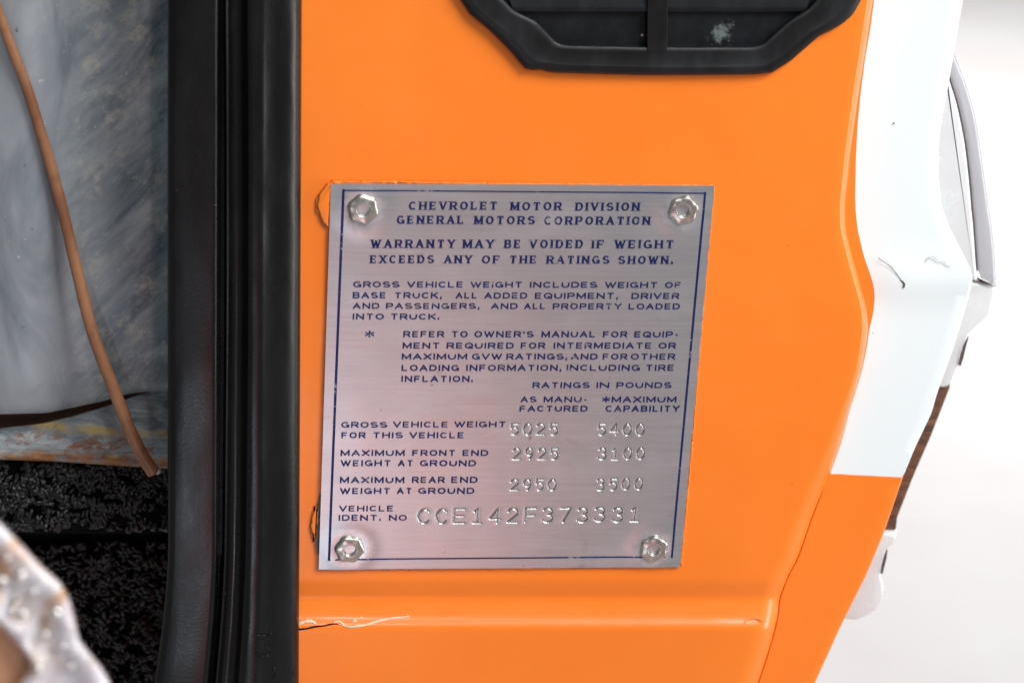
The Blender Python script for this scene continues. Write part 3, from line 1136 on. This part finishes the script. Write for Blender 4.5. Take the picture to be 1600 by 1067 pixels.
# ragged outline
ring = []
for i in range(4):
    a, b_ = quad[i], quad[(i + 1) % 4]
    ring.append(a)
V, F, idx = [], [], {}


def vid(x, y):
    k = (round(x * 1e8), round(y * 1e8))
    if k not in idx:
        idx[k] = len(V)
        V.append((x, y, zplate(x, y)))
    return idx[k]


for j in range(len(ally) - 1):
    for i in range(len(allx) - 1):
        xa, xb, yt, yb_ = allx[i], allx[i + 1], ally[j], ally[j + 1]
        if xb - xa < 1e-9 or yt - yb_ < 1e-9:
            continue
        xm, ym = (xa + xb) / 2, (yt + yb_) / 2
        if any(h_[0] < xm < h_[1] and h_[2] < ym < h_[3] for h_ in HOLES):
            continue
        pl = clip_poly([(xa, yt), (xa, yb_), (xb, yb_), (xb, yt)], quad)
        if len(pl) >= 3:
            ids = []
            for p in pl:
                k = vid(*p)
                if k not in ids:
                    ids.append(k)
            if len(ids) >= 3:
                F.append(tuple(ids))
obj('sheet', V, F, M['plate'], plate, 180)
# rim of the sheet: its cut edge
V, F = [], []
n = 60
for i in range(4):
    a, b_ = quad[i], quad[(i + 1) % 4]
    for k in range(n):
        p = a + (b_ - a) * k / n
        c0 = (TL + TR + BR + BL) / 4
        o_ = (p - c0) / np.linalg.norm(p - c0)
        o_[2] = 0
        jt = random.uniform(0.00002, 0.00016)
        z = zplate(p[0], p[1])
        V += [(p[0], p[1], z), (p[0] + o_[0] * jt, p[1] + o_[1] * jt, z - 0.00012), (p[0] + o_[0] * jt, p[1] + o_[1] * jt, 0.0002)]
m_ = len(V) // 3
for i in range(m_):
    j = (i + 1) % m_
    for k in range(2):
        F.append((i * 3 + k, i * 3 + k + 1, j * 3 + k + 1, j * 3 + k))
obj('cut_edge', V, F, M['plate'], plate, 40)

# --- rosette rivets: one built, then copied
def lathe(profile, lobes, seg=72, amp_r=0.0004):
    V, F = [], []
    for (rr, z, lob) in profile:
        for k in range(seg):
            a = 2 * math.pi * k / seg
            rad = rr + lob * (0.00017 * math.cos(lobes * a))
            V.append((rad * math.cos(a), rad * math.sin(a), z + lob * 0.00010 * math.cos(lobes * a)))
    for i in range(len(profile) - 1):
        for k in range(seg):
            k2 = (k + 1) % seg
            F.append((i * seg + k, i * seg + k2, (i + 1) * seg + k2, (i + 1) * seg + k))
    return V, F


prof = [(.00395, -.0002, 1), (.00392, .0004, 1), (.0037, .00085, 1), (.0034, .00115, .9), (.0030, .00125, .6), (.0026, .00128, .3), (.00225, .00138, .1),
        (.0020, .00142, 0), (.00178, .00136, 0), (.00166, .00118, 0), (.00160, .0007, 0), (.00157, .0001, 0), (.00155, -.0004, 0)]
rv, rf = lathe(prof, 6)
rv = [(p[0], p[1], p[2]) for p in rv]
cv, cf = lathe([(.00158, -.0002, 0), (.0013, -.00034, 0), (.0009, -.0004, 0), (.0005, -.00036, 0), (.0002, -.00034, 0)], 6, 36)
cf.append(tuple(range(4 * 36, 5 * 36)))


def local_obj(name, v, f, m, parent):
    me = bpy.data.meshes.new(name)
    me.from_pydata([W(p) for p in v], [], f)
    me.materials.append(m)
    me.shade_smooth()
    o = bpy.data.objects.new(name, me)
    COL.objects.link(o)
    o.parent = parent
    return o


rivet = local_obj('rivet', rv, rf, M['nickel'], plate)
core = local_obj('rivet_core', cv, cf, M['nickel'], rivet)
for i, rp in enumerate(RIVP):
    if i == 0:
        o = rivet
    else:
        o = rivet.copy()
        COL.objects.link(o)
        o.parent = plate
        c2_ = core.copy()
        COL.objects.link(c2_)
        c2_.parent = o
    o.location = Vector(W((rp[0], rp[1], ZP + 0.00012))) - plate.location
    for k_ in range(3):
        RIVN[i].inputs[k_].default_value = o.location[k_]
    o.scale = (1.0, 0.80, 1.0)
    o.rotation_euler = (random.uniform(-.05, .05), [0.3, 0.75, 0.1, 0.55][i], random.uniform(-.05, .05))

# ------------------------------------------------------------------ rubber vent in the door
ZV = 6.0 * MM
vent = thing('air_vent', 'black rubber vent grille set in the orange panel above the plate', 'vent', P(1030, 118, 0))
out_px = [(712, -14), (719, 0), (734, 23), (764, 47), (798, 81), (812, 98), (822, 109), (836, 110.5), (845, 109.5), (852, 112), (866, 114), (912, 115.6),
          (997, 118), (1082, 118), (1180, 117), (1206, 114), (1235, 96), (1258, 76), (1282, 55), (1298, 48), (1316, 38), (1333, 23), (1344, 4), (1352, -20),
          (1352, -150), (1300, -215), (1210, -262), (860, -262), (760, -215), (708, -150)]
in_px = [(776, -12), (803, 17), (838, 33), (870, 66), (880, 70), (1012, 73), (1040, 73), (1176, 73.5), (1190, 70), (1230, 34), (1262, 14), (1286, -14),
         (1286, -130), (1240, -180), (1180, -205), (880, -205), (820, -180), (776, -130)]


def resample(poly, n):
    pts = [np.array(p, float) for p in poly]
    pts.append(pts[0])
    L = [0]
    for a, b_ in zip(pts[:-1], pts[1:]):
        L.append(L[-1] + np.linalg.norm(b_ - a))
    out = []
    for k in range(n):
        s_ = L[-1] * k / n
        i = max(j for j in range(len(L)) if L[j] <= s_ + 1e-9)
        i = min(i, len(pts) - 2)
        q = (s_ - L[i]) / (L[i + 1] - L[i])
        out.append(pts[i] + (pts[i + 1] - pts[i]) * q)
    return out


def angle_sorted(poly, c_, n):
    """points of the outline at n fixed bearings from c_"""
    pts = resample(poly, 1200)
    res = []
    an = [math.atan2((p[1] - c_[1]) * 1.6, p[0] - c_[0]) for p in pts]
    for k in range(n):
        a = -math.pi + 2 * math.pi * k / n
        j = min(range(len(pts)), key=lambda q: abs((an[q] - a + math.pi) % (2 * math.pi) - math.pi))
        res.append(pts[j])
    return res


NV = 200
cc = (1030, -72)
ro = angle_sorted(out_px, cc, NV)
ri = angle_sorted(in_px, cc, NV)
prof = [(0.0, 0.0), (0.0, 2.6), (0.03, 3.7), (0.10, 4.6), (0.22, 5.0), (0.30, 5.0), (0.38, 4.6), (0.80, 5.2), (0.93, 5.1), (1.0, 4.4), (1.0, 1.2)]
V = []
for a, z in prof:
    for k in range(NV):
        p = ro[k] + (ri[k] - ro[k]) * a
        wv = 0.25 * noise.noise(Vector((p[0] / 40, p[1] / 40, a)))
        V.append(P(p[0], p[1], (z + wv) * 0.62 * MM if z > 0.01 else -0.0005))
F = []
for i in range(len(prof) - 1):
    for k in range(NV):
        k2 = (k + 1) % NV
        F.append((i * NV + k, (i + 1) * NV + k, (i + 1) * NV + k2, i * NV + k2))
obj('frame', V, F, M['rubber'], vent, 85)
V = [P(p[0], p[1], 0.8 * MM) for p in angle_sorted(in_px, cc, NV)]
V.append(P(1030, -72, 0.8 * MM))
obj('back_wall', V, [(k, NV, (k + 1) % NV) for k in range(NV)], M['splash'], vent)
q_ = P(1127, 52, 0.8 * MM)
for k_, v_ in enumerate(Vector(W(q_)) - vent.location):
    SPL.inputs[k_].default_value = v_
mb = MB()
mb.prism([P(1011, 82, 3.45 * MM), P(1043, 82, 3.45 * MM), P(1046, -212, 3.45 * MM), P(1014, -212, 3.45 * MM)], 0.0026, 0.0003)
mb.build('centre_bar', M['rubber'], vent, 40)
# sloping flaps, their lower lips shadowing the pockets
for (xa, xb, ins_) in ((790, 1012, 1), (1043, 1270, -1)):
    for k, y0 in enumerate((19, -52, -123)):
        w0 = 0
        la, lb = (803, 1012) if ins_ > 0 else (1043, 1258)
        if k > 0:
            la, lb = (782, 1012) if ins_ > 0 else (1043, 1282)
        V = []
        for (yy, zz_) in ((y0 - 62, 1.9), (y0 - 30, 3.0), (y0 - 8, 4.2), (y0 - 2, 4.3), (y0, 3.9), (y0 - 1, 3.2), (y0 - 20, 2.2), (y0 - 62, 1.4)):
            q = (y0 - yy) / 62
            for j in range(9):
                xx = la + (lb - la) * j / 8
                if ins_ > 0:
                    xx = la - 22 * q * (1 - j / 8) + (lb - la) * j / 8
                else:
                    xx = la + (lb + 22 * q - la) * j / 8
                V.append(P(xx, yy, zz_ * 0.62 * MM))
        obj('flap', V, grid_faces(8, 9, True), M['splash'], vent, 40)
mb = MB()
mb.tube([P(1003, 55, 0.7 * MM), P(1003.5, 55.5, 1.2 * MM), P(1004, 56, 1.35 * MM)], [0.0004, 0.00035, 0.0001], 10)
mb.build('dried_speck', M['satin'], vent, 180)

# ------------------------------------------------------------------ weatherstrip
ws = thing('weatherstrip', 'glossy black vinyl weatherstrip running down the left edge of the orange panel', 'weatherstrip', P(366, 1140, 0.004))
PROFW = [(262, 2.0), (262, 8.0), (263.5, 8.9), (267, 9.4), (275, 9.6), (290, 9.65), (310, 9.68), (331, 9.66), (336.5, 9.55), (339.5, 9.0), (341, 7.6), (344, 6.4), (348, 6.6), (350, 8.4),
         (352, 9.3), (354.5, 9.2), (357, 8.2), (361, 7.4), (368, 7.2), (376, 7.6), (382, 8.8), (385.5, 10.1), (389, 10.5), (395, 10.65), (402, 10.66), (408, 10.5), (412, 10.15),
         (420, 9.3), (432, 8.6), (446, 7.8), (458, 6.7), (464, 5.8), (468, 4.6), (469.5, 3.2), (469.5, 0.6)]
rows = list(range(-300, 1501, 12))
V = []
for py in rows:
    for (px, z) in PROFW:
        q = (px - 262) / 208
        sh = (1 - q) * (0 if py < 850 else -24 * (min(py - 850, 300) / 230) ** 1.6) + q * (2.5 - 5.5 * (py + 90) / 1240)
        if py > 690 and q < 0.02:
            pass
        if 0.4 < q < 0.6:
            sh += 2.0 * math.sin(py / 260)
        zz_ = z + 0.25 * noise.noise(Vector((px / 60, py / 170, 2.2))) + 0.12 * noise.noise(Vector((px / 18, py / 60, 7.7)))
        V.append(P(px + sh, py, zz_ * MM))
obj('profile', V, grid_faces(len(rows), len(PROFW)), M['vinyl'], ws, 60)
mb = MB()
for pts in ([(381, 990), (388, 993), (398, 991), (410, 992), (421, 994), (423, 988)], [(416, 1008), (420, 1014), (424, 1020), (421, 1025), (412, 1024), (405, 1025)],
            [(430, 1040), (427, 1048), (432, 1054), (426, 1061)], [(459, 1048), (461, 1058)]):
    zf = lambda px, py: 0.0116 if 385 < px < 412 else 0.0098
    mb.tube([P(a + random.uniform(-1, 1), b_, (np.interp(a, [p[0] for p in PROFW[2:-3]], [p[1] for p in PROFW[2:-3]])) * MM + 0.0001) for a, b_ in pts], 0.00010, 5)
mb.build('dried_drip', M['vinyl'], ws, 180)

# ------------------------------------------------------------------ bare inner sheet, left
ip = thing('metal_panel', 'bare galvanised sheet metal, streaked and scuffed, left of the weatherstrip', 'metal panel', P(120, 660, -0.012))
LOW = [(-420, 662), (-120, 650), (-60, 648), (0, 647), (74, 645), (124, 634.5), (168, 625), (196, 616), (225, 612), (262, 610.5), (330, 610)]
LOWY = lambda px: float(np.interp(px, [a[0] for a in LOW], [a[1] for a in LOW]))
V = []
cols_ = list(np.linspace(-420, 330, 100))
tt_ = list(np.linspace(0, 1, 60)) + [1.005, 1.01, 1.012]
for i, q in enumerate(tt_):
    for px in cols_:
        ye = (LOWY(px - 6) + LOWY(px) + LOWY(px + 6)) / 3
        qq = min(q, 1)
        py = -300 + (ye + 300) * qq
        bul = 0.006 * math.exp(-((px - 40) / 90) ** 2) * (1 - .4 * sm(300, 640, py))
        bul += 0.0022 * math.exp(-((px - 215) / 60) ** 2) * sm(80, 500, py)
        dn = ye - py
        roll = 0.0045 * (1 - min(1, dn / 70)) ** 2 if dn < 70 else 0
        wv = 0.0008 * noise.noise(Vector((px / 70, py / 140, 4.4)))
        z = -0.016 + bul - roll + wv
        if q > 1:
            z -= (q - 1) * 0.55
        V.append(P(px, py, z))
obj('sheet', V, grid_faces(len(tt_), len(cols_)), M['galv'], ip, 60)
# lower flange, rusted, bent to its lower lip
SLIT = lambda px: float(np.interp(px, [-420, -120, 0, 67, 112, 166, 196, 232, 262, 330], [700, 683, 669, 661.5, 651, 634.5, 624, 612, 604, 596]))
BOT = lambda px: float(np.interp(px, [-420, -120, 0, 90, 193, 261, 330], [700, 713, 718, 721, 728, 732, 737]))
V = []
for q in (0, .12, .25, .4, .55, .7, .85, .93, .98, 1.0):
    for px in cols_:
        y0 = SLIT(px)
        py = y0 + (BOT(px) - y0) * q
        z = -0.0235 + 0.0035 * sm(.1, .5, q) + 0.0006 * noise.noise(Vector((px / 40, py / 20, 1.1))) - 0.0012 * sm(.95, 1, q)
        V.append(P(px, py, z))
for px in cols_:
    V.append(P(px, BOT(px), -0.0225) - np.array((0, 0, 0.012)))
fo = obj('lower_flange', V, grid_faces(11, len(cols_)), M['rusted'], ip, 60)
zl = lambda px, py: P(px, py, -0.021)[1] + 0.05 * P(px, py, -0.021)[0] - (ip.location[2] + 0.05 * ip.location[0])
RUSTZ['ochre'].outputs[0].default_value = zl(130, 671)
RUSTZ['rust_edge'].outputs[0].default_value = zl(130, 717)
RUSTZ['rust_mid'].outputs[0].default_value = zl(110, 690)
# rusty web seen through the slot
mb = MB()
mb.prism([P(-420, 635, -0.0275), P(300, 600, -0.0275), P(300, 640, -0.0275), P(-420, 715, -0.0275)], 0.002)
mb.build('inner_web', M['darkrust'], ip)

# ------------------------------------------------------------------ rusty rod
rod = thing('rusty_rod', 'bent rust-brown metal rod hanging across the bare grey sheet metal', 'rod', P(241, 740, -0.006))
cl = [(-110, -290), (-46, -95), (-22, -35), (2.4, 33), (19, 78), (39, 129), (60, 195), (78, 255), (95, 318), (111, 385), (127, 452), (141, 508), (153.5, 545), (170, 588), (187, 632), (206, 680), (224, 714), (240, 739)]
pts = catmull([P(a, b_, (-8.5 + 4.0 * sm(300, 620, b_) - 1.0 * sm(640, 740, b_)) * MM) for a, b_ in cl], 6)
kk = len(pts)
rr = [(0.00112 + 0.00068 * i / kk) * (1 + 0.05 * noise.noise(Vector((i * .35, 0, 0)))) for i in range(kk)]
rb = MB().tube(pts, rr, 14, 0.75).build('rod_body', M['rust'], rod, 50)
mb = MB()
mb.tube([pts[-1] + np.array((0.0006, 0.0002, 0.0006)), pts[-1] + np.array((0.0016, 0.0007, 0.0004)), pts[-1] + np.array((0.0019, 0.0012, 0))], [0.0005, 0.0007, 0.0003], 8, 0.5)
mb.build('burr', M['satin'], rod, 180)

# ------------------------------------------------------------------ carpet
V, F = [], []
def loops(n, x0, x1, y0, y1, z0, slope, rmin, rmax):
    for _ in range(n):
        px, py = random.uniform(x0, x1), random.uniform(y0, y1)
        if noise.noise(Vector((px / 19, py / 15, z0 * 99))) + 0.55 * random.random() < 0.12:
            continue
        c_ = P(px, py, z0 + slope * (py - y0) + 0.0006 * random.random() + 0.0014 * noise.noise(Vector((px / 30, py / 24, 0.5))))
        az = random.uniform(0, 2 * math.pi)
        R_ = random.uniform(rmin, rmax)
        yr = random.uniform(0.00050, 0.00085)
        ax = np.array((math.cos(az), math.sin(az), 0))
        tilt = random.uniform(-.5, .5)
        up = np.array((-math.sin(az) * math.sin(tilt), math.cos(az) * math.sin(tilt), math.cos(tilt)))
        seg, rings = 6, 7
        o = len(V)
        for i in range(rings):
            a = math.pi * (i / (rings - 1)) * 1.1 - 0.05 * math.pi
            ctr = c_ + R_ * (math.cos(a) * ax + 0.8 * math.sin(a) * up)
            rad = math.cos(a) * ax + math.sin(a) * up
            side = np.cross(ax, up)
            for k in range(seg):
                b_ = 2 * math.pi * k / seg
                V.append(ctr + yr * (math.cos(b_) * rad + math.sin(b_) * side))
        for i in range(rings - 1):
            for k in range(seg):
                k2 = (k + 1) % seg
                F.append((o + i * seg + k, o + i * seg + k2, o + (i + 1) * seg + k2, o + (i + 1) * seg + k))


loops(3500, -250, 330, 722, 826, -0.026, 0.00002, 0.0005, 0.0011)
loops(11000, -250, 330, 846, 1350, -0.070, 0.00001, 0.0007, 0.0014)
o0 = len(V)
V += [P(-420, 700, -0.0272), P(360, 700, -0.0272), P(360, 830, -0.0252), P(-420, 830, -0.0252), P(-420, 834, -0.072), P(360, 834, -0.072), P(360, 1500, -0.072), P(-420, 1500, -0.072)]
F += [(o0, o0 + 3, o0 + 2, o0 + 1), (o0 + 3, o0 + 4, o0 + 5, o0 + 2), (o0 + 4, o0 + 7, o0 + 6, o0 + 5)]
cp = obj('carpet', V, F, [M['carpet'], M['soot']], None, 180, [0] * (len(F) - 3) + [1] * 3)
tag(cp, 'black loop pile carpet below the bare metal sheet', 'carpet', kind='stuff')

# ------------------------------------------------------------------ blurred bracket close to the lens
ZB = 0.185
br = thing('latch_bracket', 'blurred scratched bright metal bracket in the near lower left corner', 'bracket', P(60, 1067, ZB))
ob = [(-60, 760), (0, 817), (18, 835), (40, 858), (67, 887), (92, 908), (106, 930), (115, 961), (123, 1000), (141, 1022), (159, 1043), (172, 1067), (200, 1130), (230, 1220), (-60, 1220)]
ibp = [(-60, 935), (0, 979), (24, 1000), (46, 1031), (49, 1042), (42, 1056), (31, 1067), (10, 1100), (-60, 1150)]
cb = (-20, 1050)
NBk = 120
def bearings(poly, c_, n):
    pts = resample(poly, 900)
    an = [math.atan2(p[1] - c_[1], p[0] - c_[0]) for p in pts]
    return [pts[min(range(len(pts)), key=lambda q: abs((an[q] + math.pi - 2 * math.pi * k / n + math.pi) % (2 * math.pi) - math.pi))] for k in range(n)]


ro, ri = bearings(ob, cb, NBk), bearings(ibp, cb, NBk)
prof = [(0, -14), (0, -2), (.02, -.6), (.06, 0), (.14, .3), (.26, 0.2), (.36, -.8), (.48, -1.6), (.66, -1.4), (.80, -.5), (.90, .2), (.96, 0), (1.0, -.8), (1.0, -9)]
V = []
for a, z in prof:
    for k in range(NBk):
        p = ro[k] + (ri[k] - ro[k]) * a
        wv = 0.5 * noise.noise(Vector((p[0] / 22, p[1] / 22, 3))) * (1 if 0 < a < 1 else 0)
        V.append(P(p[0], p[1], ZB + (z + wv) * MM))
F = []
for i in range(len(prof) - 1):
    for k in range(NBk):
        k2 = (k + 1) % NBk
        F.append((i * NBk + k, (i + 1) * NBk + k, (i + 1) * NBk + k2, i * NBk + k2))
obj('rim', V, F, M['scuffed'], br, 60)
V = [P(p[0], p[1], ZB - 0.004) for p in ri] + [P(cb[0], cb[1], ZB - 0.004)]
obj('inner_face', V, [(k, NBk, (k + 1) % NBk) for k in range(NBk)], M['tan'], br)
for (a, b_, rr) in ((31, 903, .9), (32, 897, .7), (3, 907, .9), (87, 957, 1.0), (35, 960, .9), (19, 953, .7), (59, 1046, .8), (10, 870, .6), (52, 925, .6), (70, 990, .7), (98, 1010, .6), (25, 935, .6), (110, 1040, .6)):
    c_ = P(a, b_, ZB + 0.0004)
    mbv, mbf = [], []
    mb = MB()
    mb.tube([c_ + np.array((0, 0, -0.001)), c_ + np.array((0, 0, 0.0002)), c_ + np.array((0, 0, rr * .0006)), c_ + np.array((0, 0, rr * .0008))], [rr * .0010, rr * .0010, rr * .0007, rr * .0001], 12)
    mb.build('glint_bead', M['glint'], br, 180)  # shiny beads added only for their blurred glints

# ------------------------------------------------------------------ trims outside the door, seen on edge
cv_ = thing('curved_trim', 'pale grey curved trim bulging beyond the white upper door edge', 'trim', P(1510, 440, -0.03))
ZC = -0.034
arc_o = catmull([(1486, 40), (1492, 81), (1511, 132), (1525, 180), (1535, 240), (1546, 320), (1551, 350), (1555, 390), (1557, 420), (1558, 446)], 5)
arc_i = catmull([(1478, 80), (1484, 118), (1498, 165), (1510, 225), (1517, 285), (1520, 320), (1523, 350), (1526, 392), (1528, 420), (1530, 440)], 5)
MB().prism([P(a, b_, ZC) for a, b_ in arc_o] + [P(a, b_, ZC) for a, b_ in arc_i[::-1]], 0.05, 0.0012).build('outer_shell', M['satin'], cv_, 35)
V, F = ribbon([(a[0] - 1.2, a[1]) for a in arc_i[5:-4]], 2.4, ZC + 0.0004)
obj('gasket', V, F, M['grime_and_shade'], cv_)
inn = [(a[0] - 1.4, a[1]) for a in arc_i]
MB().prism([P(a, b_, ZC + 0.002) for a, b_ in inn[4:]] + [P(1505, 436, ZC + .002), P(1470, 380, ZC + .002), P(1450, 300, ZC + .002), P(1455, 180, ZC + .002)], 0.03, 0.001).build('inner_facing', M['chrome'], cv_, 35)
MB().prism([P(a, b_, ZC + 0.001) for a, b_ in [(1510, 424), (1530, 424), (1534, 436), (1558, 447), (1550, 449), (1530, 441), (1510, 438)]], 0.03, 0.0008).build('end_lip', M['chrome'], cv_, 35)

sm_ = thing('side_moulding', 'chrome and dark woodgrain moulding strip behind the lower door edge', 'moulding', P(1420, 960, -0.03))
MB().prism([P(a, b_, ZC) for a, b_ in [(1500, 437), (1521, 439), (1540, 444), (1557.5, 450), (1557, 460), (1555, 468), (1549, 489), (1542, 499), (1531, 508), (1514, 525), (1506, 545),
                                       (1501, 570), (1498, 574), (1486, 603), (1478, 607), (1466, 607), (1440, 607), (1450, 520)]], 0.05, 0.0010, 0.002).build('upper_cap', M['chrome'], sm_, 50)
V, F = ribbon([(1513, 526), (1507, 541), (1503, 556), (1499, 571)], [2, 5, 6, 5], ZC + 0.0006)
obj('upper_slot', V, F, M['grime_and_shade'], sm_)
V, F = ribbon([(1516, 438), (1530, 440.5), (1545, 444.5), (1558, 448)], [1.5, 2.6, 1.8, .8], ZC + 0.0026)
obj('seam_line', V, F, M['grime_and_shade'], sm_)
MB().prism([P(a, b_, ZC - 0.002) for a, b_ in [(1440, 600), (1486, 600), (1485, 607), (1456, 681), (1428, 745), (1403, 809), (1400, 834), (1360, 834), (1390, 700)]], 0.04, 0.0008).build('woodgrain_strip', M['wood'], sm_, 40)
MB().prism([P(a, b_, ZC) for a, b_ in [(1365, 831), (1398, 832), (1404, 831), (1402, 842), (1397, 852), (1389, 857), (1384, 862), (1380, 880), (1379, 897), (1383, 912), (1383, 928), (1378, 944), (1369, 956),
                                       (1352, 966), (1337, 971), (1324, 969), (1300, 960), (1320, 900)]], 0.05, 0.0012, 0.002).build('lower_cap', M['chrome'], sm_, 50)
V, F = ribbon([(1386, 858), (1383, 870), (1380, 882), (1377, 896)], [2, 5, 5, 4], ZC + 0.0006)
obj('lower_slot', V, F, M['grime_and_shade'], sm_)
